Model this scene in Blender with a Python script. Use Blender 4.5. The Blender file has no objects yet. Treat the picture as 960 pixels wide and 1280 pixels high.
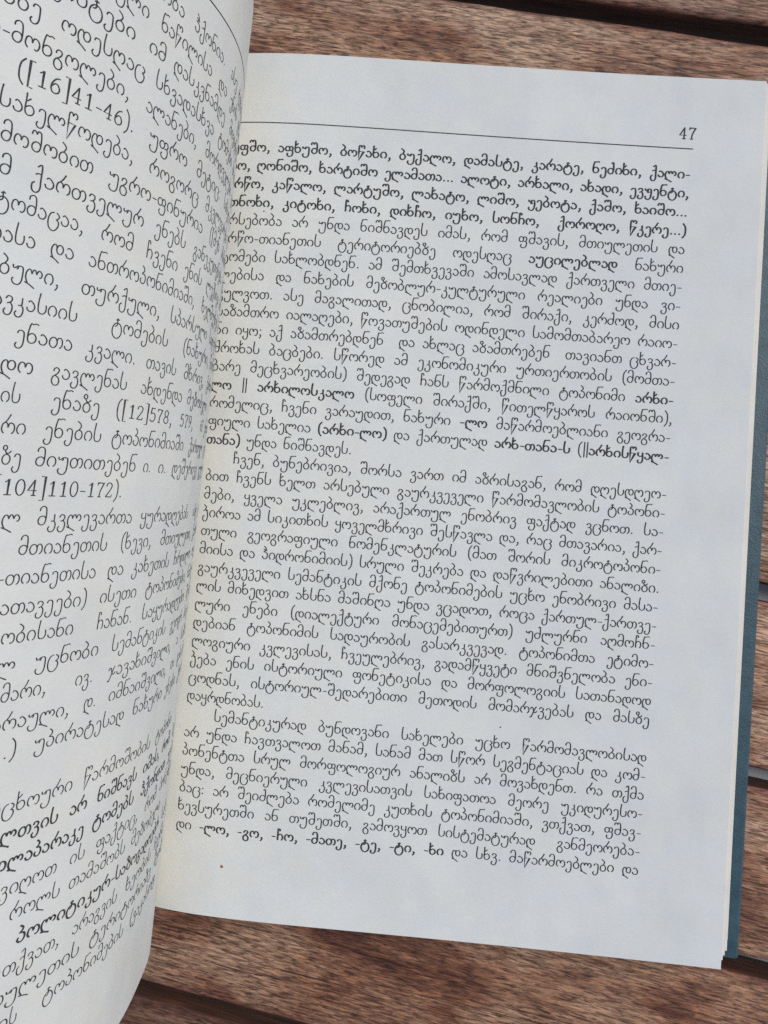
import bpy, math, random
import numpy as np
from mathutils import Matrix, Vector

S = bpy.context.scene
COL = S.collection
random.seed(7)

# ---------------------------------------------------------------- camera
cam_data = bpy.data.cameras.new('camera')
cam_data.sensor_fit = 'VERTICAL'
cam_data.sensor_height = 36.0
cam_data.lens = 959.164 / 1280.0 * 36.0
cam_data.clip_start = 0.005
cam_data.clip_end = 300.0
cam = bpy.data.objects.new('camera', cam_data)
COL.objects.link(cam)
cam.matrix_world = Matrix.Translation((0.0704846,-0.00457317,0.166941)) @ Matrix(((0.991795,-0.083066,0.097177),(0.083812,0.996475,-0.003607),(-0.096535,0.011721,0.995261))).to_4x4()
S.camera = cam

# ---------------------------------------------------------------- daylight: bright overcast, light coming from the right
SUN_EL, SUN_AZ = math.radians(50), math.radians(34)     # azimuth measured from +x towards +y
world = bpy.data.worlds.new('World')
S.world = world
world.use_nodes = True
wn = world.node_tree
bg = wn.nodes['Background']
sky = wn.nodes.new('ShaderNodeTexSky')
sky.sky_type = 'NISHITA'
sky.sun_disc = False
sky.sun_elevation = SUN_EL
sky.sun_rotation = math.pi / 2 - SUN_AZ
sky.air_density = 1.0
sky.dust_density = 2.2
sky.ozone_density = 0.6
wn.links.new(sky.outputs['Color'], bg.inputs['Color'])
bg.inputs['Strength'].default_value = 0.10
sun_data = bpy.data.lights.new('sun', 'SUN')
sun_data.energy = 1.65
sun_data.angle = math.radians(35)
sun_data.color = (1.0, 0.985, 0.945)
sun = bpy.data.objects.new('sun', sun_data)
COL.objects.link(sun)
sd = Vector((math.cos(SUN_EL) * math.cos(SUN_AZ), math.cos(SUN_EL) * math.sin(SUN_AZ), math.sin(SUN_EL)))
sun.rotation_euler = sd.to_track_quat('Z', 'Y').to_euler()
sun.location = sd * 3
S.view_settings.view_transform = 'Standard'
S.view_settings.look = 'None'
S.view_settings.exposure = 0.05
S.view_settings.gamma = 1.0
S.render.engine = 'CYCLES'
S.cycles.max_bounces = 8
S.cycles.diffuse_bounces = 5
S.cycles.use_denoising = False

# ---------------------------------------------------------------- helpers
def tag(o, label=None, cat=None, kind=None, group=None):
    if label: o['label'] = label
    if cat: o['category'] = cat
    if kind: o['kind'] = kind
    if group: o['group'] = group
    return o

def empty(name, loc):
    o = bpy.data.objects.new(name, None)
    o.empty_display_size = 0.02
    o.location = loc
    COL.objects.link(o)
    return o

def mesh(name, V, F, mat, parent=None, smooth=False):
    me = bpy.data.meshes.new(name)
    me.from_pydata([tuple(map(float, v)) for v in V], [], [tuple(int(i) for i in f) for f in F])
    me.materials.append(mat)
    if smooth:
        me.polygons.foreach_set('use_smooth', [True] * len(me.polygons))
    me.update()
    o = bpy.data.objects.new(name, me)
    COL.objects.link(o)
    if parent is not None:
        o.parent = parent
    return o

class Nodes:
    def __init__(self, name):
        self.m = bpy.data.materials.new(name)
        self.m.use_nodes = True
        self.t = self.m.node_tree
        self.b = self.t.nodes['Principled BSDF']
    def n(self, kind, **kw):
        o = self.t.nodes.new('ShaderNode' + kind)
        for k, v in kw.items():
            if k in o.inputs: o.inputs[k].default_value = v
            else: setattr(o, k, v)
        return o
    def l(self, a, b): self.t.links.new(a, b)
    def coords(self, scale, offset_random=False):
        tc = self.n('TexCoord')
        mp = self.n('Mapping')
        mp.inputs['Scale'].default_value = scale
        self.l(tc.outputs['Object'], mp.inputs['Vector'])
        if offset_random:
            oi = self.n('ObjectInfo')
            mu = self.n('Math', operation='MULTIPLY'); mu.inputs[1].default_value = 37.0
            self.l(oi.outputs['Random'], mu.inputs[0])
            cb = self.n('CombineXYZ')
            self.l(mu.outputs[0], cb.inputs[0]); self.l(mu.outputs[0], cb.inputs[1]); self.l(mu.outputs[0], cb.inputs[2])
            self.l(cb.outputs[0], mp.inputs['Location'])
        return mp.outputs['Vector']
    def noise(self, vec, scale=1.0, detail=4.0, rough=0.55, dist=0.0):
        o = self.n('TexNoise')
        o.inputs['Scale'].default_value = scale
        o.inputs['Detail'].default_value = detail
        o.inputs['Roughness'].default_value = rough
        o.inputs['Distortion'].default_value = dist
        self.l(vec, o.inputs['Vector'])
        return o.outputs['Fac']
    def ramp(self, fac, stops):
        r = self.n('ValToRGB')
        e = r.color_ramp.elements
        while len(e) < len(stops): e.new(0.5)
        for k, (pos, c) in enumerate(stops):
            e[k].position = pos
            e[k].color = (c[0], c[1], c[2], 1) if isinstance(c, (tuple, list)) else (c, c, c, 1)
        self.l(fac, r.inputs[0])
        return r.outputs['Color']
    def mix(self, fac, a, b, mode='MIX'):
        o = self.n('Mix', data_type='RGBA', blend_type=mode)
        for idx, v in ((0, fac), (6, a), (7, b)):
            if hasattr(v, 'is_output'): self.l(v, o.inputs[idx])
            elif idx == 0: o.inputs[0].default_value = v
            else: o.inputs[idx].default_value = (*v, 1)
        return o.outputs[2]
    def bump(self, h, strength, dist):
        b = self.n('Bump')
        b.inputs['Strength'].default_value = strength
        b.inputs['Distance'].default_value = dist
        self.l(h, b.inputs['Height'])
        self.l(b.outputs['Normal'], self.b.inputs['Normal'])

def paper(name, col, gutter=False):
    k = Nodes(name)
    v = k.coords((1, 1, 1))
    blot = k.ramp(k.noise(v, 70, 5, 0.62), [(0.36, 0.0), (0.64, 1.0)])
    tone = k.ramp(k.noise(v, 130, 4, 0.6, 0.4), [(0.36, (0.962, 0.975, 0.992)), (0.64, (1.0, 0.992, 0.968))])
    fib = k.noise(k.coords((1, 1.6, 1)), 1300, 3, 0.7)
    fibr = k.ramp(fib, [(0.30, 0.0), (0.70, 1.0)])
    a = k.mix(blot, tuple(c * 0.945 for c in col), col)
    a = k.mix(1.0, a, tone, 'MULTIPLY')
    b = k.mix(fibr, (0.955, 0.955, 0.95), (1.0, 1.0, 1.0))
    c = k.mix(1.0, a, b, 'MULTIPLY')
    sp = k.ramp(k.noise(v, 560, 2, 0.5), [(0.19, 0.0), (0.235, 1.0)])
    d = k.mix(sp, tuple(x * 0.86 for x in col), c)
    if gutter:                                   # warm bounced light painted into the paper along the inner margin
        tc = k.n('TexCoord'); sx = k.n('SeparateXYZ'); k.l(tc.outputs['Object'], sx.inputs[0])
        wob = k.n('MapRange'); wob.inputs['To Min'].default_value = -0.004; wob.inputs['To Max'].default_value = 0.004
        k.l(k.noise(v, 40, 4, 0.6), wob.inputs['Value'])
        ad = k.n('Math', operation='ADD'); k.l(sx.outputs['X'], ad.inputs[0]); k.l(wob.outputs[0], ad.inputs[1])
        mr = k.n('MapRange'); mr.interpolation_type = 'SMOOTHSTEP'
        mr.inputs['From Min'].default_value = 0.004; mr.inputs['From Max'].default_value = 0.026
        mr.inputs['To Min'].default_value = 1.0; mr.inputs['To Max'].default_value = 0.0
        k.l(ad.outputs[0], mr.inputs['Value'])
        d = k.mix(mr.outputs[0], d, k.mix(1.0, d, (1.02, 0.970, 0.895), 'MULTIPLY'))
    k.l(d, k.b.inputs['Base Color'])
    k.b.inputs['Roughness'].default_value = 0.82
    k.b.inputs['Specular IOR Level'].default_value = 0.25
    b1 = k.n('Bump'); b1.inputs['Strength'].default_value = 0.8; b1.inputs['Distance'].default_value = 0.0022
    k.l(k.noise(k.coords((28, 17, 28)), 1.0, 3, 0.5), b1.inputs['Height'])
    b2 = k.n('Bump'); b2.inputs['Strength'].default_value = 0.30; b2.inputs['Distance'].default_value = 0.00016
    k.l(k.mix(0.35, fib, k.noise(v, 260, 3, 0.6)), b2.inputs['Height'])
    k.l(b1.outputs['Normal'], b2.inputs['Normal']); k.l(b2.outputs['Normal'], k.b.inputs['Normal'])
    return k.m

M_PAPER = paper('paper', (0.732, 0.742, 0.718))
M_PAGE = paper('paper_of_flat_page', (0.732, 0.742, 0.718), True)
M_EDGE = paper('paper_edge', (0.82, 0.79, 0.72))

k = Nodes('block_edge')
v = k.coords((8, 8, 5200))
st = k.ramp(k.noise(v, 1, 2, 0.5), [(0.35, (0.40, 0.36, 0.29)), (0.62, (0.76, 0.72, 0.63))])
k.l(st, k.b.inputs['Base Color'])
k.b.inputs['Roughness'].default_value = 0.9
M_BLOCK = k.m

k = Nodes('printing_ink')
v = k.coords((1, 1, 1))
k.l(k.ramp(k.noise(v, 2600, 2, 0.6), [(0.30, (0.018, 0.019, 0.021)), (0.72, (0.080, 0.083, 0.087))]), k.b.inputs['Base Color'])
k.b.inputs['Roughness'].default_value = 0.65
k.b.inputs['Specular IOR Level'].default_value = 0.2
M_INK = k.m

k = Nodes('foxing')
k.b.inputs['Base Color'].default_value = (0.24, 0.13, 0.06, 1)
k.b.inputs['Roughness'].default_value = 0.9
M_FOX = k.m

k = Nodes('blue_leatherette')
v = k.coords((1, 1, 1))
vo = k.n('TexVoronoi', feature='F1'); vo.inputs['Scale'].default_value = 2600
k.l(v, vo.inputs['Vector'])
n1 = k.noise(v, 1100, 4, 0.65)
k.l(k.ramp(k.noise(v, 300, 4, 0.6), [(0.3, (0.018, 0.054, 0.074)), (0.7, (0.036, 0.088, 0.114))]), k.b.inputs['Base Color'])
k.b.inputs['Roughness'].default_value = 0.48
k.bump(k.mix(0.5, n1, vo.outputs['Distance']), 0.42, 0.00022)
M_COVER = k.m

HALF = 0.5 * (0.043432 - 0.004064)
def wood():
    k = Nodes('weathered_wood')
    oi = k.n('ObjectInfo')
    g1 = k.noise(k.coords((16, 230, 60), True), 1.0, 5, 0.6, 0.8)          # grain bands
    g2 = k.noise(k.coords((230, 1800, 900), True), 1.0, 5, 0.68, 0.6)      # fine fibres
    g3 = k.noise(k.coords((300, 2300, 900), True), 1.0, 2, 0.5, 0.5)       # pores: short dark dashes
    g4 = k.noise(k.coords((34, 1100, 300), True), 1.0, 3, 0.6, 0.4)        # long thin dark lines
    blot = k.noise(k.coords((22, 45, 30), True), 1.0, 5, 0.62, 0.6)        # worn and dark patches
    base = k.ramp(g1, [(0.28, (0.145, 0.054, 0.028)), (0.50, (0.255, 0.125, 0.071)), (0.70, (0.360, 0.218, 0.140))])
    fibre = k.ramp(g2, [(0.37, (0.32, 0.27, 0.245)), (0.50, (1.0, 0.97, 0.94)), (0.62, (1.75, 1.71, 1.64))])
    grey = k.ramp(blot, [(0.42, 0.0), (0.62, 0.75)])
    c = k.mix(grey, base, (0.420, 0.295, 0.208))
    dark = k.ramp(blot, [(0.33, 0.70), (0.45, 0.0)])
    c = k.mix(dark, c, (0.080, 0.028, 0.017))
    c = k.mix(1.0, c, fibre, 'MULTIPLY')
    pore = k.ramp(g3, [(0.35, 0.70), (0.43, 0.0)])
    c = k.mix(pore, c, (0.025, 0.010, 0.007))
    line = k.ramp(g4, [(0.33, 0.85), (0.39, 0.0)])
    c = k.mix(line, c, (0.035, 0.014, 0.009))
    # worn red edges
    tc = k.n('TexCoord'); sx = k.n('SeparateXYZ'); k.l(tc.outputs['Object'], sx.inputs[0])
    ab = k.n('Math', operation='ABSOLUTE'); k.l(sx.outputs['Y'], ab.inputs[0])
    wb = k.n('MapRange'); wb.inputs['To Min'].default_value = -0.0028; wb.inputs['To Max'].default_value = 0.0028
    k.l(k.noise(k.coords((120, 300, 200), True), 1.0, 4, 0.65), wb.inputs['Value'])
    ad = k.n('Math', operation='ADD'); k.l(ab.outputs[0], ad.inputs[0]); k.l(wb.outputs[0], ad.inputs[1])
    em = k.n('MapRange'); em.inputs['From Min'].default_value = HALF - 0.0022; em.inputs['From Max'].default_value = HALF - 0.0004
    em.inputs['To Max'].default_value = 0.75
    k.l(ad.outputs[0], em.inputs['Value'])
    c = k.mix(em.outputs[0], c, k.mix(1.0, (0.135, 0.045, 0.028), fibre, 'MULTIPLY'))
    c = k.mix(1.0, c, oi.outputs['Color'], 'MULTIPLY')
    tint = k.n('HueSaturation')
    mr = k.n('MapRange'); mr.inputs['To Min'].default_value = 0.86; mr.inputs['To Max'].default_value = 1.10
    k.l(oi.outputs['Random'], mr.inputs['Value']); k.l(mr.outputs[0], tint.inputs['Value'])
    k.l(c, tint.inputs['Color'])
    k.l(tint.outputs['Color'], k.b.inputs['Base Color'])
    k.l(k.ramp(g2, [(0.3, 0.70), (0.7, 0.50)]), k.b.inputs['Roughness'])
    k.b.inputs['Specular IOR Level'].default_value = 0.4
    k.bump(k.mix(0.5, g2, k.mix(0.5, g4, g3)), 0.6, 0.0006)
    return k.m
M_WOOD = wood()

k = Nodes('dark_stained_shaded_wood')  # stained browns, darkened further to paint in shade between the slats
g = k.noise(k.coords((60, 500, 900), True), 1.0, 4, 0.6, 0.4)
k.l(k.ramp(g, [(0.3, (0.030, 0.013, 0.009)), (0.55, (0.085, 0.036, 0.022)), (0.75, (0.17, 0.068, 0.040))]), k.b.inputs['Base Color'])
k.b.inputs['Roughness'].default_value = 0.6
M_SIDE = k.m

k = Nodes('grey_metal')
k.l(k.ramp(k.noise(k.coords((60, 60, 60)), 1, 4), [(0.3, (0.66, 0.67, 0.68)), (0.7, (0.78, 0.79, 0.80))]), k.b.inputs['Base Color'])
k.b.inputs['Roughness'].default_value = 0.5
M_METAL = k.m

k = Nodes('ground_concrete')
k.l(k.ramp(k.noise(k.coords((1, 1, 1)), 9, 8, 0.65), [(0.3, (0.19, 0.185, 0.175)), (0.7, (0.30, 0.29, 0.275))]), k.b.inputs['Base Color'])
k.b.inputs['Roughness'].default_value = 0.9
M_GROUND = k.m

# ---------------------------------------------------------------- the ground far below, seen only through the gaps
gz = -0.74
tag(mesh('ground', [(-60, -60, gz), (60, -60, gz), (60, 60, gz), (-60, 60, gz)], [(0, 1, 2, 3)], M_GROUND), 'pale concrete ground in shade below the table slats', 'ground', 'structure')

# ---------------------------------------------------------------- the slatted table
TZ, TANG, TOFF, TPIT, TGAP = (-0.0219987,-0.117481,0.133863,0.0434317,0.00406385)
table = empty('garden_table', (0, 0, TZ))
table.rotation_euler = (0, 0, TANG)
tag(table, 'weathered brown slatted wooden table under the open book', 'table')

def slat_mesh(length, width, thick, seed):
    rnd = random.Random(seed)
    r = 0.0013
    prof = []
    w = width / 2
    for cx, cy, a0 in ((w - r, -r, 0), (-w + r, -r, 90), (-w + r, -thick + r, 180), (w - r, -thick + r, 270)):
        for q in range(4):
            a = math.radians(a0 + 30 * q)
            prof.append((cx + r * math.cos(a), cy + r * math.sin(a)))
    n = 120
    V, F = [], []
    ph = [rnd.uniform(0, 6.28) for _ in range(6)]
    for i in range(n + 1):
        x = -length / 2 + length * i / n
        for (py, pz) in prof:
            side = 1 if py > 0 else -1
            wob = 0.00022 * math.sin(x * 31 + ph[0] * side) + 0.00014 * math.sin(x * 113 + ph[1] + side) + 0.00008 * math.sin(x * 290 + ph[2] * side)
            lift = 0.00018 * math.sin(x * 19 + ph[3])
            V.append((x, py + wob, pz + lift))
    m = len(prof)
    for i in range(n):
        for j in range(m):
            F.append((i * m + j, i * m + (j + 1) % m, (i + 1) * m + (j + 1) % m, (i + 1) * m + j))
    F.append(tuple(range(m - 1, -1, -1)))
    F.append(tuple(n * m + j for j in range(m)))
    return V, F

THICK = 0.0105
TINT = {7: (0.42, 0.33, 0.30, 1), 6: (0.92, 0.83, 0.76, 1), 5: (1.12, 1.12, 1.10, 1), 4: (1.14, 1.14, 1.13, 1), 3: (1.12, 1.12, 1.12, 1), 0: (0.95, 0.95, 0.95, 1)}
for kk in range(-4, 12):
    V, F = slat_mesh(0.95, TPIT - TGAP, THICK, kk)
    o = mesh('slat', V, F, M_WOOD, table, True)
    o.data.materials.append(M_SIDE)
    for f in o.data.polygons:                    # slat sides: dark stain, plus the gaps' shade put into the colour
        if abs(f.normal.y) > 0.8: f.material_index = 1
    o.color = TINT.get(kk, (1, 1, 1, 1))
    # near edge of slat kk lies at TOFF - kk*pitch (its lower edge in the photograph)
    o.location = (0.02, TOFF - kk * TPIT + (TPIT - TGAP) / 2, 0)
    o.rotation_euler = (random.uniform(-0.006, 0.006), 0, random.uniform(-0.0012, 0.0012))

def box(name, x0, x1, y0, y1, z0, z1, mat, parent, bev=0.0006):
    V = [(x, y, z) for x in (x0, x1) for y in (y0, y1) for z in (z0, z1)]
    F = [(0, 1, 3, 2), (4, 6, 7, 5), (0, 4, 5, 1), (2, 3, 7, 6), (0, 2, 6, 4), (1, 5, 7, 3)]
    o = mesh(name, V, F, mat, parent)
    b = o.modifiers.new('bevel', 'BEVEL'); b.width = bev; b.segments = 2
    return o
for bx in (0.158, -0.25):
    box('support_bar', bx - 0.022, bx + 0.022, -0.36, 0.32, -THICK - 0.0265, -THICK - 0.0008, M_METAL, table)

# ---------------------------------------------------------------- the book
A0, A1, A2, WSK, K1, K2, K3, XG = (-0.00649324,0.0119298,-0.110857,-0.0322956,0.00450549,0.000989152,0.0277062,0.0016689)
XL, XR, W, YT, YB, YRULE = 0.012299, 0.115379, 0.133212, 0.098089, -0.098718, 0.082226
PITCH = 0.0042
def liney(i): return -PITCH * (i - 19)

def zr(x, y):                                   # the surface of the right-hand page
    x = np.asarray(x, float); y = np.asarray(y, float)
    return A0 * np.exp(-np.maximum(x - XG, -.002) / A1) + A2 * x + K1 * x * y * 10 + K2 * y + K3 * x * x * 10
def right_surf(x, y): return np.stack([x, y, zr(x, y)], -1)

THK = (0.84756,0.656384,0.60081,0.734175,1.04017,1.35233,1.36267,1.77114,2.37443)
SKN = (0,0.004,0.008,0.012,0.017,0.024,0.035,0.055,0.1)
L0, L1, L2, L3, L4, L5, L6, L7 = (-0.00241739,0.0144112,0.0171058,0.0699121,-0.0389278,0.00308481,0.0235351,-0.0458757)
_ss = np.linspace(0, 0.134, 537)
_th = np.interp(np.linspace(-0.012, 0.146, 633), SKN, THK)
_kw = np.exp(-0.5 * (np.arange(-48, 49) * 2.5e-4 / 0.0036) ** 2); _kw /= _kw.sum()
_th = np.convolve(_th, _kw, 'valid')             # a smooth bend
_c, _s = np.cos(_th), np.sin(_th)
_ds = _ss[1] - _ss[0]
_lx = XG + np.concatenate([[0], np.cumsum((_c[1:] + _c[:-1]) / 2 * _ds)])
_lz = zr(XG, 0) + np.concatenate([[0], np.cumsum((_s[1:] + _s[:-1]) / 2 * _ds)])
def left_surf(s, y):                            # the raised left-hand leaf: arclength s from the gutter
    s = np.asarray(s, float); y = np.asarray(y, float)
    e = s * 10
    fd = np.clip(s / .03, 0, 1); fd = fd * fd * (3 - 2 * fd)
    X = np.interp(s, _ss, _lx) + L1 * y * fd + L3 * y * e + L5 * y * y * e * 10
    Z = np.interp(s, _ss, _lz) + K2 * y + L2 * y * fd + L4 * y * e + L6 * y * y * e * 10
    return np.stack([X, y + L0 * fd + L7 * s, Z], -1)
def normals(f, a, b):
    h = 2e-4
    da = f(a + h, b) - f(a - h, b)
    db = f(a, b + h) - f(a, b - h)
    n = np.cross(da, db)
    return n / np.linalg.norm(n, axis=-1, keepdims=True)

def sheet(name, f, us, vs, sign, thick, mat, parent, off=0.0, wob=0.0):
    A, B = np.meshgrid(us, vs, indexing='ij')
    return sheet_ab(name, f, A, B, sign, thick, mat, parent, off)
def sheet_ab(name, f, A, B, sign, thick, mat, parent, off=0.0):
    P = f(A, B); N = normals(f, A, B) * sign
    n, m = A.shape
    top = (P + N * off).reshape(-1, 3); bot = (P + N * (off - thick)).reshape(-1, 3)
    V = np.concatenate([top, bot])
    F = []
    o = n * m
    for i in range(n - 1):
        for j in range(m - 1):
            a, b, c, d = i * m + j, (i + 1) * m + j, (i + 1) * m + j + 1, i * m + j + 1
            q = (a, b, c, d) if sign > 0 else (d, c, b, a)
            F.append(q); F.append(tuple(o + t for t in reversed(q)))
    rim = [i * m for i in range(n)] + [(n - 1) * m + j for j in range(1, m)] + [i * m + m - 1 for i in range(n - 2, -1, -1)] + [j for j in range(m - 2, 0, -1)]
    for t in range(len(rim)):
        a, b = rim[t], rim[(t + 1) % len(rim)]
        q = (b, a, o + a, o + b) if sign > 0 else (a, b, o + b, o + a)
        F.append(q)
    ob = mesh(name, V, F, mat, parent, False)
    k = 2 * (n - 1) * (m - 1)
    ob.data.polygons.foreach_set('use_smooth', [True] * len(ob.data.polygons))
    ob.data.set_sharp_from_angle(angle=math.radians(40))
    return ob

book = empty('open_book', (0, 0, TZ))
tag(book, 'open blue hardback book with printed pages lying on the wooden slats', 'book')
def keep(o):                                    # coordinates are given in the scene; parent is only shifted in z
    o.location = (0, 0, -TZ)
    return o

# cover boards, spine
BT = TZ + 0.0027
def board(name, x0, x1, y0, y1, z0, z1, label=None):
    o = box(name, x0, x1, y0, y1, z0, z1, M_COVER, book, 0.0007)
    keep(o)
    if label: o['label'] = label
    return o
cb = board('cover_board', 0.004, 0.1410, -0.1006, 0.1010, TZ + 0.0003, BT)
# the fore edge runs slightly out of square with the print, like the page above it
for vtx in cb.data.vertices:
    if vtx.co.x > 0.1: vtx.co.x += WSK * vtx.co.y * 0.75
board('cover_board', -0.146, -0.008, -0.1006, 0.1010, TZ + 0.0003, BT)
sp = board('spine', -0.0079, 0.0039, -0.1006, 0.1010, TZ + 0.0003, TZ + 0.0018)
# folded cloth corner of the cover turn-in
cx, cy = 0.1410 + WSK * -0.1006 * 0.75, -0.1006
V = [(cx - 0.0010, cy + 0.0006, BT + 0.00055), (cx - 0.0600, cy + 0.0006, BT + 0.00055), (cx - 0.0600, cy + 0.0120, BT + 0.00055), (cx - 0.0125, cy + 0.0100, BT + 0.00055)]
V += [(x, y, BT - 0.0002) for x, y, z in V]
keep(mesh('corner_fold', V, [(0, 3, 2, 1), (4, 5, 6, 7), (0, 1, 5, 4), (1, 2, 6, 5), (2, 3, 7, 6), (3, 0, 4, 7)], M_COVER, book))

# page block on the right: cross-section extruded along the spine, its fore edge fanned outwards towards the board
def block(name, xs, top, bottom, flare, y0, y1, mat):
    V, F = [], []
    rows = 10
    ny = 24
    prof = []
    for j in range(ny + 1):
        y = y0 + (y1 - y0) * j / ny
        ring = []
        for x in xs:
            xx = x + ((WSK * y) * (x / xs[-1]) if xs[-1] > 0.05 else 0.0)
            ring.append((xx, y, top(xx, y)))
        xe = xs[-1] + (WSK * y if xs[-1] > 0.05 else 0.0)
        zt = top(xe, y)
        for q in range(1, rows + 1):
            t = q / rows
            ring.append((xe + flare * t ** 0.8 + 0.00018 * math.sin(q * 2.4), y, zt + (bottom - zt) * t))
        ring.append((xs[0], y, bottom))
        prof.append(ring)
    m = len(prof[0])
    for ring in prof: V += ring
    for j in range(ny):
        for i in range(m):
            F.append((j * m + i, j * m + (i + 1) % m, (j + 1) * m + (i + 1) % m, (j + 1) * m + i))
    F.append(tuple(range(m))[::-1]); F.append(tuple(ny * m + i for i in range(m)))
    return keep(mesh(name, V, F, mat, book))
xs = list(np.linspace(XG, W + 0.0008, 40))
block('page_block', xs, lambda x, y: float(zr(x, y)) - 0.0026, BT + 0.0001, 0.0034, -0.0957, 0.0975, M_BLOCK)
block('page_block', list(np.linspace(-0.137, -0.0012, 20)), lambda x, y: BT + 0.0024, BT + 0.0001, 0.0001, -0.0978, 0.0975, M_BLOCK)

# a few loose leaves under the top one
def leaf(extra, drop, ybot, nm='page'):
    xx = np.linspace(XG + 0.0004, 1, 2)
    us = np.concatenate([np.linspace(XG + 0.0005, XG + 0.03, 24), np.linspace(XG + 0.034, W, 40)])
    vs = np.linspace(ybot, YT - 0.0003, 40)
    A, B = np.meshgrid(us, vs, indexing='ij')
    t = (A - us[0]) / (us[-1] - us[0])
    A = A + t * (WSK * B + extra)
    f = lambda a, b: right_surf(a, b) - np.stack([0 * a, 0 * a, drop * np.clip((a - XG) / 0.1, 0.15, 1)], -1)
    return keep(sheet_ab(nm, f, A, B, 1, 0.00010, M_EDGE, book))
leaf(0.0004, 0.00035, -0.0968)
leaf(0.0011, 0.00125, -0.0962)
leaf(0.0019, 0.00225, -0.0956)

us = np.concatenate([np.linspace(XG, XG + 0.03, 40), np.linspace(XG + 0.032, W, 60)])
vs = np.linspace(YB, YT, 70)
A, B = np.meshgrid(us, vs, indexing='ij')
A = A + (A - XG) / (W - XG) * WSK * B
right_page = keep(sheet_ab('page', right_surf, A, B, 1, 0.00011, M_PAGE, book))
right_page['label'] = 'page numbered 47 lying nearly flat'
left_page = keep(sheet('page', left_surf, np.linspace(0.0002, 0.132, 150), np.linspace(YB, YT, 70), -1, 0.00011, M_PAPER, book))
left_page['label'] = 'raised page curling up towards the viewer'

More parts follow.
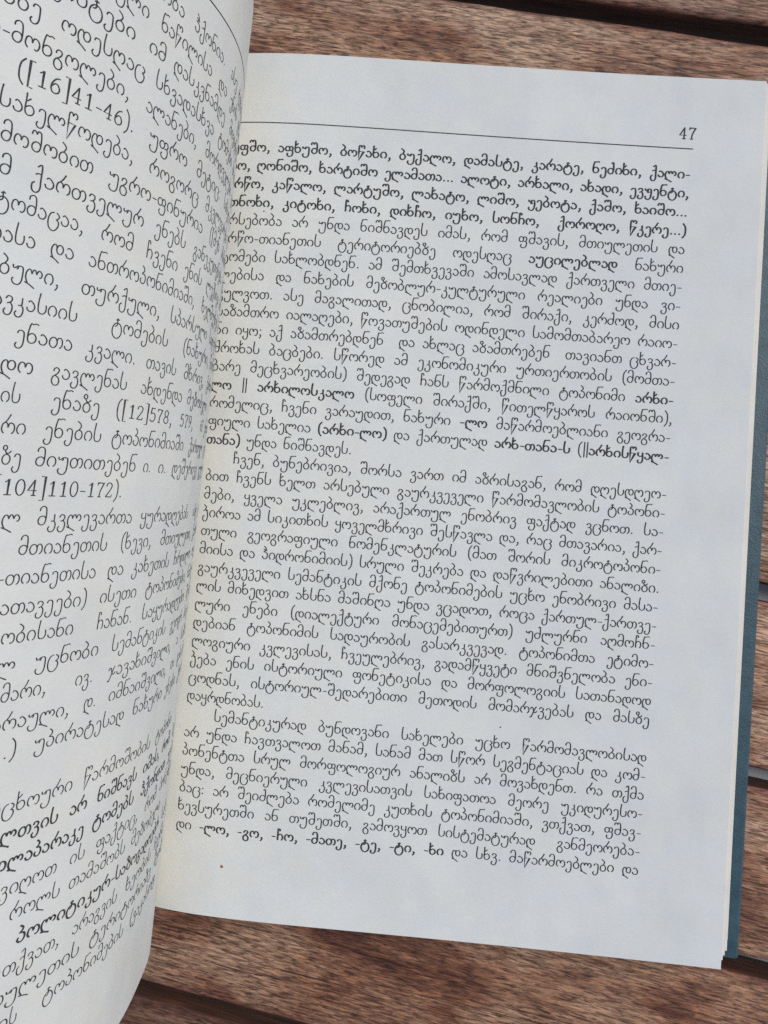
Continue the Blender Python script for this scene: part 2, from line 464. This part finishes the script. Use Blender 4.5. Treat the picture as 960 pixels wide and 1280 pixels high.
# ---------------------------------------------------------------- lettering: a stroke alphabet, drawn as thin flat ink on the pages
import math
def _el(cx,cy,rx,ry,n=10,a0=90):
    return ['c']+[(cx+rx*math.cos(math.radians(a0+360*k/n)),cy+ry*math.sin(math.radians(a0+360*k/n))) for k in range(n)]
TAIL=lambda x:[(2,-22),(14,-30),(34,-36),(x,-66)]
G={
'ა':(82,[[(14,84),(26,97),(46,86),(64,62),(68,34),(54,8),(32,2),(12,12),(4,34)]]),
'ბ':(90,[[(16,176),(38,160),(52,140),(50,120),(36,94)],_el(38,46,34,46)]),
'გ':(84,[[(12,66),(16,88),(36,99),(56,88),(58,66),(40,38),(12,14),(3,-20),(14,-54),(38,-67),(62,-54),(69,-20),(56,10),(30,24)]]),
'დ':(116,[_el(74,56,28,42),[(48,66),(38,92),(20,92),(6,66),(3,30),(10,0),(22,-28)],TAIL(76)]),
'ე':(84,[[(14,72),(20,92),(40,99),(60,88),(66,56),(66,-14),(56,-52),(34,-68),(12,-58),(4,-34),(14,-18)]]),
'ვ':(84,[[(12,74),(20,94),(38,99),(58,88),(60,66),(48,46),(26,36)],[(48,44),(66,18),(68,-22),(56,-56),(34,-68),(12,-58),(4,-32),(14,-14)]]),
'ზ':(92,[_el(22,152,17,22,8),[(26,130),(34,108),(50,92)],_el(42,46,34,46),[(40,104),(58,104),(76,124)]]),
'თ':(128,[_el(36,48,33,48),[(66,66),(76,92),(96,97),(112,76),(116,42),(108,14),(94,4)]]),
'ი':(88,[[(24,4),(8,22),(4,52),(16,86),(40,98),(64,86),(75,52),(71,22),(56,4)]]),
'კ':(86,[[(52,104),(54,70),(50,42),(26,36)],[(50,42),(66,16),(68,-22),(56,-56),(34,-68),(12,-58),(4,-32),(14,-16)]]),
'ლ':(152,[[(50,62),(40,90),(22,93),(7,68),(3,30),(10,0),(24,-28)],TAIL(84),[(50,60),(60,92),(76,96),(90,66)],[(90,62),(102,94),(122,94),(136,68),(128,40),(116,40)]]),
'მ':(90,[[(10,138),(14,166),(38,182),(62,168),(70,124),(71,52),(60,14),(37,2),(12,16),(3,46),(14,76),(37,88),(58,82),(70,66)]]),
'ნ':(92,[[(80,176),(62,184),(38,174),(20,178),(8,120),(4,56),(12,16),(38,2),(64,16),(74,48),(62,80),(38,92),(14,78),(5,58)]]),
'ო':(122,[[(24,4),(8,22),(4,52),(12,86),(30,98),(48,86),(55,56)],[(55,58),(64,90),(82,97),(102,82),(110,50),(104,18),(88,2),(76,8)]]),
'პ':(84,[[(18,182),(36,166),(46,146),(40,122),(20,104),(46,98),(64,78),(68,46),(56,12),(34,2),(12,14),(4,40),(14,54)]]),
'ჟ':(98,[[(8,98),(12,74),(30,72),(44,92),(70,96),(82,78),(84,20),(78,-30),(58,-66),(32,-66),(12,-46),(12,-18)],[(40,94),(44,66),(34,44),(60,46)]]),
'რ':(122,[[(24,4),(8,22),(4,52),(12,86),(30,98),(48,86),(55,56)],[(55,58),(64,90),(82,97),(102,82),(110,50),(104,18),(90,4)],[(24,96),(44,124),(64,172)]]),
'ს':(92,[[(14,184),(8,120),(8,50),(18,12),(44,2),(68,14),(78,46),(74,84)]]),
'ტ':(118,[_el(54,18,50,76,12),[(52,138),(50,112),(54,84),(42,62),(28,58)],[(36,122),(52,130),(68,126)]]),
'უ':(106,[[(4,100),(8,78),(24,76),(44,94),(72,97),(86,80),(88,20),(84,-32),(66,-64),(38,-68),(16,-54),(8,-26),(18,-14)],[(44,94),(46,78),(38,66)]]),
'ფ':(118,[_el(32,60,28,38),[(58,74),(72,97),(92,92),(102,64),(92,38),(66,30)],[(90,38),(102,6),(100,-30),(86,-60),(60,-68),(36,-56),(28,-28),(38,-16)]]),
'ქ':(86,[[(30,158),(56,182),(64,150),(64,40),(66,-16),(56,-54),(34,-68),(14,-58),(4,-30),(6,6),(22,22)],[(22,90),(42,102),(64,97)]]),
'ღ':(118,[[(50,62),(40,90),(22,93),(7,68),(3,30),(10,0),(24,-28)],TAIL(76),[(50,60),(62,92),(80,97),(98,80),(104,48),(96,16),(82,4)]]),
'ყ':(82,[[(8,104),(4,72),(14,48),(38,44),(62,56)],[(62,104),(64,60),(66,-14),(56,-54),(34,-68),(12,-58),(4,-32),(14,-18)]]),
'შ':(98,[[(2,146),(6,172),(24,180),(38,156)],[(38,156),(50,182),(70,172),(78,124),(79,52),(68,14),(45,2),(20,16),(11,46),(22,76),(45,88),(66,82),(78,66)]]),
'ჩ':(90,[[(36,152),(32,178),(14,182),(9,160),(9,4)],[(9,66),(24,92),(48,97),(66,78),(72,44),(66,14),(58,4)]]),
'ც':(112,[[(48,98),(20,84),(5,44),(4,-4),(18,-48),(50,-68),(80,-52),(98,-12),(94,22),(74,36)],[(74,36),(94,54),(94,80),(70,98)]]),
'ძ':(90,[[(46,166),(66,182),(72,120),(71,52),(60,14),(37,2),(12,16),(3,46),(14,76),(37,88),(58,82),(70,66)]]),
'წ':(94,[[(8,62),(8,150),(12,176),(30,182),(42,156)],[(42,156),(54,182),(74,176),(80,150),(70,136)],['p',(8,84),(70,84),(12,-64),(8,84)]]),
'ჭ':(88,[[(14,182),(34,164),(44,144),(36,120),(46,98),(64,70),(68,0),(58,-50),(34,-68),(14,-56),(4,-28),(6,4),(22,18)],[(10,92),(36,104),(66,98)]]),
'ხ':(92,[[(6,186),(6,110),(4,52),(14,14),(38,2),(64,16),(74,46),(62,78),(38,88),(8,66)],[(8,118),(22,128),(40,148)]]),
'ჯ':(100,[[(4,70),(16,94),(34,84),(42,50),(56,20),(74,22),(84,40)],[(76,104),(58,70),(36,0),(16,-54),(4,-44)]]),
'ჰ':(84,[[(18,186),(40,166),(48,146),(40,124),(18,108)],[(14,142),(40,136),(58,122)],[(18,108),(46,98),(64,78),(68,46),(56,12),(34,2),(12,14),(4,40)]]),
'0':(92,[_el(40,74,34,73,12)]),
'1':(92,[['p',(18,118),(44,146),(44,2)],['p',(18,2),(70,2)]]),
'2':(92,[[(8,112),(14,138),(38,148),(62,134),(66,106),(46,66),(8,6)],['p',(8,3),(70,3),(72,24)]]),
'3':(92,[[(10,126),(36,148),(62,130),(58,96),(34,80)],[(34,80),(66,68),(68,28),(40,2),(8,18)]]),
'4':(92,[['p',(52,148),(4,48),(74,48)],['p',(52,148),(52,2)],['p',(34,2),(70,2)]]),
'5':(92,[['p',(64,146),(18,146),(12,84)],[(12,84),(38,96),(64,80),(70,44),(54,10),(26,2),(6,20)]]),
'6':(92,[[(66,138),(38,128),(12,82),(8,36),(22,6),(44,2),(66,18),(70,50),(54,82),(32,84),(10,54)]]),
'7':(92,[['p',(8,124),(8,146),(72,146),(38,60),(34,2)],['p',(18,2),(50,2)]]),
'8':(92,[_el(40,112,26,36,10),_el(40,38,33,37,10)]),
'9':(92,[[(14,10),(42,22),(66,66),(72,110),(60,142),(38,148),(14,132),(10,100),(24,70),(48,66),(70,96)]]),
'(':(56,[[(44,184),(16,140),(8,70),(16,0),(44,-44)]]),
')':(56,[[(8,184),(36,140),(44,70),(36,0),(8,-44)]]),
'[':(62,[['p',(46,184),(14,184),(14,-44),(46,-44)]]),
']':(62,[['p',(6,184),(38,184),(38,-44),(6,-44)]]),
',':(46,[[(14,10),(24,14),(28,0),(22,-22),(10,-38)]]),
'.':(44,[['d',(18,9)]]),
':':(44,[['d',(18,9)],['d',(18,86)]]),
';':(46,[[(14,10),(24,14),(28,0),(22,-22),(10,-38)],['d',(20,86)]]),
'-':(66,[['p',(8,52),(54,52)]]),
'|':(34,[['p',(16,184),(16,-40)]]),
}

def _cr(P,closed,n=4):
    out=[];N=len(P)
    segs=N if closed else N-1
    for i in range(segs):
        if closed: p0,p1,p2,p3=P[(i-1)%N],P[i],P[(i+1)%N],P[(i+2)%N]
        else: p0,p1,p2,p3=P[max(i-1,0)],P[i],P[i+1],P[min(i+2,N-1)]
        for k in range(n):
            t=k/n
            out.append(tuple(.5*((2*p1[j])+(-p0[j]+p2[j])*t+(2*p0[j]-5*p1[j]+4*p2[j]-p3[j])*t*t+(-p0[j]+3*p1[j]-3*p2[j]+p3[j])*t**3) for j in (0,1)))
    if not closed: out.append(P[-1])
    return out
_GC={}
def glyph_mesh(ch,bold,light=False):
    k=(ch,bold,light)
    if k in _GC: return _GC[k]
    adv,strokes=G[ch]; w=(17 if light else 19.2) if bold else (10.4 if light else 13.4)
    V=[];F=[]
    for si,s in enumerate(strokes):
        kind=s[0] if isinstance(s[0],str) else ''
        pts=s[1:] if kind else s
        if kind=='d':
            r=w*(.72 if bold else .85); o=len(V)
            V+=[(pts[0][0]+r*math.cos(a*math.pi/4),pts[0][1]+r*math.sin(a*math.pi/4),si) for a in range(8)]; F.append(list(range(o,o+8))); continue
        closed=kind=='c'
        q=list(pts) if kind=='p' else _cr(pts,closed,3)
        n=len(q); o=len(V)
        for i,(x,y) in enumerate(q):
            if closed: a,b=q[i-1],q[(i+1)%n]
            else: a,b=q[max(i-1,0)],q[min(i+1,n-1)]
            dx,dy=b[0]-a[0],b[1]-a[1]; L=math.hypot(dx,dy) or 1; nx,ny=-dy/L,dx/L
            ww=w*(.5+.10*abs(nx)-.06*abs(ny))
            if kind=='p' and 0<i<n-1:
                d1=(q[i][0]-q[i-1][0],q[i][1]-q[i-1][1]);l1=math.hypot(*d1); c=abs((-d1[1]/l1)*nx+(d1[0]/l1)*ny); ww=ww/max(c,.6)
            if not closed and not kind and i in(0,n-1): ww*=1.12
            V+=[(x+nx*ww,y+ny*ww,si),(x-nx*ww,y-ny*ww,si)]
        for i in range(n if closed else n-1):
            j=(i+1)%n; F.append([o+2*i,o+2*i+1,o+2*j+1,o+2*j])
        if not closed:
            for e,pv in ((0,1),(n-1,n-2)):
                dx,dy=q[e][0]-q[pv][0],q[e][1]-q[pv][1];L=math.hypot(dx,dy) or 1
                t=len(V); V.append((q[e][0]+dx/L*w*.4,q[e][1]+dy/L*w*.4,si)); F.append([o+2*e,o+2*e+1,t] if e else [o+1,o,t])
    _GC[k]=(adv*(1.02 if bold else 1),V,F); return _GC[k]

UNIT = 1.5e-5
HX = 1.155
TRACK = 6
def word_width(w, bold=False):
    x = 0
    for ch in w:
        if ch == '*': bold = not bold; continue
        x += glyph_mesh(ch, bold)[0] + TRACK
    return (x - TRACK) * UNIT

class Print:
    def __init__(self): self.a = []; self.b = []; self.e = []; self.F = []; self.n = 0
    def word(self, w, x0, sx, y, bold=False, direction=1, usc=UNIT):
        x = 0.0
        for ch in w:
            if ch == '*': bold = not bold; continue
            adv, V, F = glyph_mesh(ch, bold, direction < 0)
            jy = random.gauss(0, 1.3); jx = random.gauss(0, .8); sc = (0.93 if bold else 1) + random.gauss(0, .012)
            for vx, vy, si in V:
                self.a.append(x0 + direction * (x + vx + jx) * usc * sx)
                self.b.append(y + (vy * sc + jy) * usc)
                self.e.append(si)
            for f in F: self.F.append([i + self.n for i in f])
            self.n += len(V)
            x += adv + TRACK
        return bold
    def bar(self, x0, x1, y0, y1, n=60):
        for i in range(n + 1):
            x = x0 + (x1 - x0) * i / n
            self.a += [x, x]; self.b += [y0, y1]; self.e += [0, 0]
        for i in range(n):
            o = self.n + 2 * i
            self.F.append([o, o + 2, o + 3, o + 1])
        self.n += 2 * n + 2
    def build(self, name, f, sign, parent):
        a, b, e = np.array(self.a), np.array(self.b), np.array(self.e, float)
        P = f(a, b) + normals(f, a, b) * (sign * (4.0e-5 + e * 3e-6))[:, None]
        return mesh(name, P, self.F, M_INK, parent)

RIGHT = [
(1,0.01197,0.11534,'*უფშო, აფხუშო, ბოწახი, ბუქალო, დამასტე, კარატე, ნეძიხი, ქალი-*'),
(2,0.01205,0.11538,'*ჩო, ღონიშო, ხარტიშო ელამათა... ალოტი, არხალი, ახადი, ევჟენტი,*'),
(3,0.01172,0.11542,'*ერწო, კაწალო, ლარტუშო, ლახატო, ლიშო, ჟებოტა, ქაშო, ხაიშო...*'),
(4,0.01241,0.11546,'*თნოხი, კიტოხი, ჩოხი, დიხჩო, იუხო, სონჩო,  ქოროღო, წკერე...)*'),
(5,0.01124,0.11550,'არსებობა არ უნდა ნიშნავდეს იმას, რომ ფშავის, მთიულეთის და'),
(6,0.01128,0.11554,'ერწო-თიანეთის ტერიტორიებზე ოდესღაც *აუცილებლად* ნახური'),
(7,0.01134,0.11558,'ტომები სახლობდნენ. ამ შემთხვევაში ამოსავლად ქართველი მთიე-'),
(8,0.01139,0.11562,'ლებისა და ნახების მეზობლურ-კულტურული რეალიები უნდა ვი-'),
(9,0.01145,0.11566,'გულვოთ. ასე მაგალითად, ცნობილია, რომ შირაქი, კერძოდ, მისი'),
(10,0.01152,0.11570,'საზამთრო იალაღები, წოვათუშების ოდინდელი სამომთაბარეო რაიო-'),
(11,0.01156,0.11574,'ნი იყო; აქ აზამთრებდნენ  და ახლაც აზამთრებენ  თავიანთ ცხვარ-'),
(12,0.01163,0.11578,'ძროხას ბაცბები. სწორედ ამ ეკონომიკური ურთიერთობის (მომთა-'),
(13,0.01167,0.11582,'ბარე მეცხვარეობის) შედეგად ჩანს წარმოქმნილი ტოპონიმი *არხი-*'),
(14,0.01172,0.11586,'*ლო* || *არხილოსკალო* (სოფელი შირაქში, წითელწყაროს რაიონში),'),
(15,0.01178,0.11590,'რომელიც, ჩვენი ვარაუდით, ნახური *-ლო* მაწარმოებლიანი გეოგრა-'),
(16,0.01182,0.11594,'ფიული სახელია *(არხი-ლო)* და ქართულად *არხ-თანა-ს* (||*არხისწყალ-*'),
(17,0.01183,0.04536,'*თანა)* უნდა ნიშნავდეს.'),
(18,0.01857,0.11602,'ჩვენ, ბუნებრივია, შორსა ვართ იმ აზრისაგან, რომ დღესდღეო-'),
(19,0.01230,0.11606,'ბით ჩვენს ხელთ არსებული გაურკვეველი წარმომავლობის ტოპონი-'),
(20,0.01230,0.11610,'მები, ყველა უკლებლივ, არაქართულ ენობრივ ფაქტად ვცნოთ. სა-'),
(21,0.01230,0.11614,'ჭიროა ამ სიკითხის ყოველმხრივი შესწავლა და, რაც მთავარია, ქარ-'),
(22,0.01230,0.11618,'თული გეოგრაფიული ნომენკლატურის (მათ შორის მიკროტოპონი-'),
(23,0.01230,0.11622,'მიისა და ჰიდრონიმიის) სრული შეკრება და დაწვრილებითი ანალიზი.'),
(24,0.01230,0.11626,'გაურკვეველი სემანტიკის მქონე ტოპონიმების უცხო ენობრივი მასა-'),
(25,0.01230,0.11630,'ლის მიხედვით ახსნა მაშინღა უნდა ვცადოთ, როცა ქართულ-ქართვე-'),
(26,0.01230,0.11634,'ლური ენები (დიალექტური მონაცემებითურთ) უძლურნი აღმოჩნ-'),
(27,0.01230,0.11638,'დებიან ტოპონიმის სადაურობის გასარკვევად. ტოპონიმთა ეტიმო-'),
(28,0.01230,0.11642,'ლოგიური კვლევისას, ჩვეულებრივ, გადამწყვეტი მნიშვნელობა ენი-'),
(29,0.01230,0.11646,'ჭება ენის ისტორიული ფონეტიკისა და მორფოლოგიის სათანადოდ'),
(30,0.01230,0.11650,'ცოდნას, ისტორიულ-შედარებითი მეთოდის მომარჯვებას და მასზე'),
(31,0.01230,0.03030,'დაყრდნობას.'),
(32,0.01916,0.11658,'სემანტიკურად ბუნდოვანი სახელები უცხო წარმომავლობისად'),
(33,0.01230,0.11662,'არ უნდა ჩავთვალოთ მანამ, სანამ მათ სწორ სეგმენტაციას და კომ-'),
(34,0.01230,0.11666,'პონენტთა სრულ მორფოლოგიურ ანალიზს არ მოვახდენთ. რა თქმა'),
(35,0.01230,0.11670,'უნდა, მეცნიერული კვლევისათვის სახიფათოა მეორე უკიდურესო-'),
(36,0.01230,0.11674,'ბაც: არ შეიძლება რომელიმე კუთხის ტოპონიმიაში, ვთქვათ, ფშავ-'),
(37,0.01230,0.11678,'ხევსურეთში ან თუშეთში, გამოვყოთ სისტემატურად  განმეორება-'),
(38,0.01230,0.11681,'დი *-ლო, -გო, -ჩო, -მათე, -ტე, -ტი, -ხი* და სხვ. მაწარმოებლები და'),
]
LEFT = {
1:[(0.07994,0.06389,'ნათესაობა'),(0.06096,0.04966,'ჰქონია.'),(0.04615,0.04122,'ასე')],
2:[(0.08235,0.07128,'რთული'),(0.06866,0.05415,'ნაწილისა'),(0.05110,0.04706,'და'),(0.04457,0.03779,'ენის')],
3:[(0.09471,0.08368,'ლინგვი'),(0.08356,0.07322,'სტები'),(0.07042,0.06663,'იმ'),(0.06465,0.04642,'დასკვნამდე'),(0.04281,0.02886,'მივიდნენ')],
4:[(0.10898,0.09290,'ტერიტორი'),(0.09278,0.08773,'აზე'),(0.08500,0.07042,'ოდესღაც'),(0.06814,0.05076,'სხვადასხვა'),(0.04839,0.03718,'ტომები')],
5:[(0.10265,0.09254,'თათარ'),(0.09242,0.07283,'-მონგოლები,'),(0.06939,0.05603,'ალანები,'),(0.05280,0.03331,'მორდველები')],
6:[(0.08971,0.07105,'([16]41-46).'),(0.06781,0.05803,'უფრო'),(0.05486,0.04361,'მეტიც:'),(0.03991,0.02874,'სახელი')],
7:[(0.09141,0.07038,'სახელწოდება,'),(0.06693,0.05306,'როგორც'),(0.05009,0.03024,'მკვლევარები')],
8:[(0.09626,0.09067,'წარ'),(0.09055,0.07705,'მოშობით'),(0.07437,0.05011,'უგრო-ფინურია'),(0.04653,0.03914,'([მენ')],
9:[(0.09170,0.08845,'ამ'),(0.08575,0.06644,'ქართველურ'),(0.06381,0.05525,'ენებს'),(0.05240,0.03160,'განეკუთვნება')],
10:[(0.08994,0.07717,'ტომაცაა,'),(0.07412,0.06786,'რომ'),(0.06501,0.05672,'ჩვენი'),(0.05466,0.04756,'ენის'),(0.04491,0.03220,'ლექსიკა')],
11:[(0.10344,0.08838,'ტოპონიმი'),(0.08826,0.08382,'ასა'),(0.08161,0.07801,'და'),(0.07561,0.04948,'ანთროპონიმიაში,'),(0.04597,0.02927,'ხელშეუხებ')],
12:[(0.09361,0.08823,'არა'),(0.08811,0.07957,'ბული,'),(0.07608,0.05976,'თურქული,'),(0.05681,0.04061,'სპარსული')],
13:[(0.09013,0.08695,'კა'),(0.08683,0.07601,'ვკასიის'),(0.06981,0.05650,'ტომების'),(0.05144,0.03627,'(ნახური,')],
14:[(0.08466,0.07607,'ენათა'),(0.07376,0.06388,'კვალი.'),(0.06140,0.05286,'თავის'),(0.04988,0.03868,'მხრივ,'),(0.03485,0.02696,'ქართ')],
15:[(0.08985,0.08603,'დი'),(0.08591,0.08140,'დო'),(0.07866,0.06500,'გავლენას'),(0.06186,0.04941,'ახდენდა'),(0.04714,0.03123,'მეზობელი')],
16:[(0.09098,0.08536,'მათ'),(0.08524,0.08253,'ის'),(0.07795,0.06974,'ენაზე'),(0.06656,0.05197,'([12]578,'),(0.04894,0.04246,'579,'),(0.03634,0.03285,'67')],
17:[(0.09169,0.08469,'ნახუ'),(0.08457,0.08105,'რი'),(0.07846,0.06864,'ენების'),(0.06657,0.04615,'ტოპონიმიაში'),(0.04315,0.03045,'ქართულ')],
18:[(0.08901,0.08402,'მას'),(0.08390,0.08105,'ზე'),(0.07908,0.06034,'მიუთითებენ'),(0.05852,0.05636,'ი.'),(0.05425,0.05165,'ი.'),(0.04961,0.03449,'დეშერიევ')],
19:[(0.08554,0.08325,'(['),(0.08313,0.06266,'104]110-172).')],
20:[(0.09356,0.08257,'ქართვე'),(0.08245,0.07979,'ლ'),(0.07732,0.05953,'მკვლევართა'),(0.05728,0.03794,'ყურადღებას'),(0.03240,0.02755,'იპყ')],
21:[(0.07944,0.06429,'მთიანეთის'),(0.06131,0.05336,'(ხევი,'),(0.05032,0.03229,'მთიულეთი,')],
22:[(0.08976,0.08187,'ერწო'),(0.08175,0.06577,'-თიანეთისა'),(0.06330,0.05979,'და'),(0.05772,0.04580,'კახეთის'),(0.04348,0.02989,'ჩრდილო')],
23:[(0.08065,0.06686,'ათავეები)'),(0.06416,0.05564,'ისეთი'),(0.05302,0.03262,'ტოპონიმები,')],
24:[(0.09712,0.07994,'წარმომავლ'),(0.07982,0.06847,'ობისანი'),(0.06401,0.05589,'ჩანან.'),(0.05309,0.03135,'საყურადღებო')],
25:[(0.08580,0.07704,'სრულ'),(0.07416,0.06287,'უცნობი'),(0.05998,0.04326,'სემანტიკის'),(0.04038,0.03099,'გეოგრ')],
26:[(0.07856,0.07166,'მარი,'),(0.06666,0.06314,'ივ.'),(0.05997,0.03856,'ჯავახიშვილი,'),(0.03399,0.03153,'ა.')],
27:[(0.07928,0.07773,'ა'),(0.07761,0.06693,'რაული,'),(0.06420,0.06165,'დ.'),(0.05894,0.03986,'იმნაიშვილი,'),(0.03654,0.03326,'თ.')],
28:[(0.08044,0.07496,'ნ...)'),(0.07222,0.05431,'უპირატესად'),(0.05184,0.04054,'ნახური'),(0.03859,0.03024,'ენები')],
30:[(0.07772,0.07574,'უ'),(0.07562,0.06404,'ცხოური'),(0.06184,0.04343,'წარმოშობის'),(0.04065,0.02884,'ტოპონი')],
31:[(0.08236,0.07523,'*ყოვე'),(0.07511,0.06595,'*ლთვის'),(0.06381,0.06038,'*არ'),(0.05812,0.04742,'*ნიშნავს'),(0.04503,0.03681,'*იმას,'),(0.03476,0.02805,'*რომ')],
32:[(0.07753,0.07350,'*მო'),(0.07338,0.06025,'*ლაპარაკე'),(0.05836,0.04743,'*ტომებს'),(0.04477,0.03019,'*ჰქონდათ')],
33:[(0.07565,0.07409,'ა'),(0.07397,0.06474,'ვიღოთ'),(0.06227,0.05928,'ის'),(0.05682,0.04482,'ფაქტიც,'),(0.04175,0.03516,'რომ')],
34:[(0.07176,0.06341,'როლს'),(0.06173,0.04822,'თამაშობს'),(0.04606,0.03015,'მეზობელი')],
35:[(0.07002,0.02919,'*პოლიტიკურ-საზოგადოებრ')],
36:[(0.07316,0.07157,'ვ'),(0.07145,0.06197,'თქვათ,'),(0.05947,0.04869,'არაგვის'),(0.04582,0.03358,'ხეობის')],
37:[(0.07625,0.07053,'მთი'),(0.07041,0.05726,'ულეთის'),(0.05494,0.03168,'ტერიტორიაზე')],
38:[(0.07259,0.06923,'მი'),(0.06911,0.06787,'ს'),(0.06361,0.04444,'ტოპონიმების'),(0.04193,0.02656,'(ვაკასოფ')],
}
pr = Print()
for i, x0, x1, text in RIGHT:
    words = text.split(' ')
    b = False
    wid = []
    for w in words:
        wid.append(word_width(w, b))
        if w.count('*') % 2: b = not b
    tot = sum(wid)
    gaps = max(len(words) - 1, 1)
    sx = HX
    sp_ = (x1 - x0 - tot * sx) / gaps
    if len(words) == 1: sx = (x1 - x0) / tot; sp_ = 0
    elif sp_ < 0.0016: sx = (x1 - x0 - gaps * 0.0016) / tot; sp_ = 0.0016
    b = False
    x = x0
    for w, ww in zip(words, wid):
        b = pr.word(w, x, sx, liney(i), b)
        x += ww * sx + sp_
pr.build('printed_text', right_surf, 1, right_page)
ru = Print(); ru.bar(XL, XR, YRULE - 0.00011, YRULE + 0.00011)
ru.build('header_rule', right_surf, 1, right_page)
nu = Print(); nu.word('47', XR - 2.62e-3 * 1.22, 1.18, YRULE + 0.00215, usc=UNIT * 1.12)
nu.build('page_number', right_surf, 1, right_page)

SL = 0.011 + XR - XL                            # outer text margin of the raised leaf
pool = [w.replace('*', '') for r in RIGHT for w in r[3].split(' ') if len(w) > 4 and '-' not in w and '(' not in w and ')' not in w]
pl = Print()
for i, ws in LEFT.items():
    for s0, s1, w in ws:
        sx = (s0 - s1) / word_width(w)
        pl.word(w, s0, sx, liney(i), False, -1)
    rr = random.Random(i)
    # towards the gutter the line runs on out of sight, up to the inner margin
    s = ws[-1][1] - 0.0026
    while i != 19:
        w = rr.choice(pool)
        n = word_width(w) * HX
        if s - n < 0.0105: break
        pl.word(w, s, HX, liney(i), False, -1)
        s -= n + 0.003
    # the part of the line beyond the picture: words of the same text up to the outer margin
    s = ws[0][0] + 0.003
    while True:
        w = rr.choice(pool)
        n = word_width(w) * HX
        if s + n > SL: break
        pl.word(w, s + n, HX, liney(i), False, -1)
        s += n + 0.003
pl.build('printed_text', left_surf, -1, left_page)
rl = Print(); rl.bar(0.011, SL, YRULE - 0.00011, YRULE + 0.00011)
rl.build('header_rule', left_surf, -1, left_page)

# specks on the paper
def speck(name, f, sign, a, b, r, mat, parent):
    n = 9
    aa = np.array([a] + [a + r * math.cos(6.283 * q / n) * random.uniform(.8, 1.15) for q in range(n)])
    bb = np.array([b] + [b + r * math.sin(6.283 * q / n) * random.uniform(.8, 1.15) for q in range(n)])
    P = f(aa, bb) + normals(f, aa, bb) * sign * 3.5e-5
    return mesh(name, P, [(0, 1 + q, 1 + (q + 1) % n) for q in range(n)], mat, parent)
speck('foxing_spot', right_surf, 1, 0.02371, -0.08714, 0.00036, M_FOX, right_page)
speck('ink_speck', right_surf, 1, 0.08367, -0.04990, 0.00018, M_INK, right_page)
speck('ink_speck', right_surf, 1, 0.02076, 0.06196, 0.00017, M_INK, right_page)
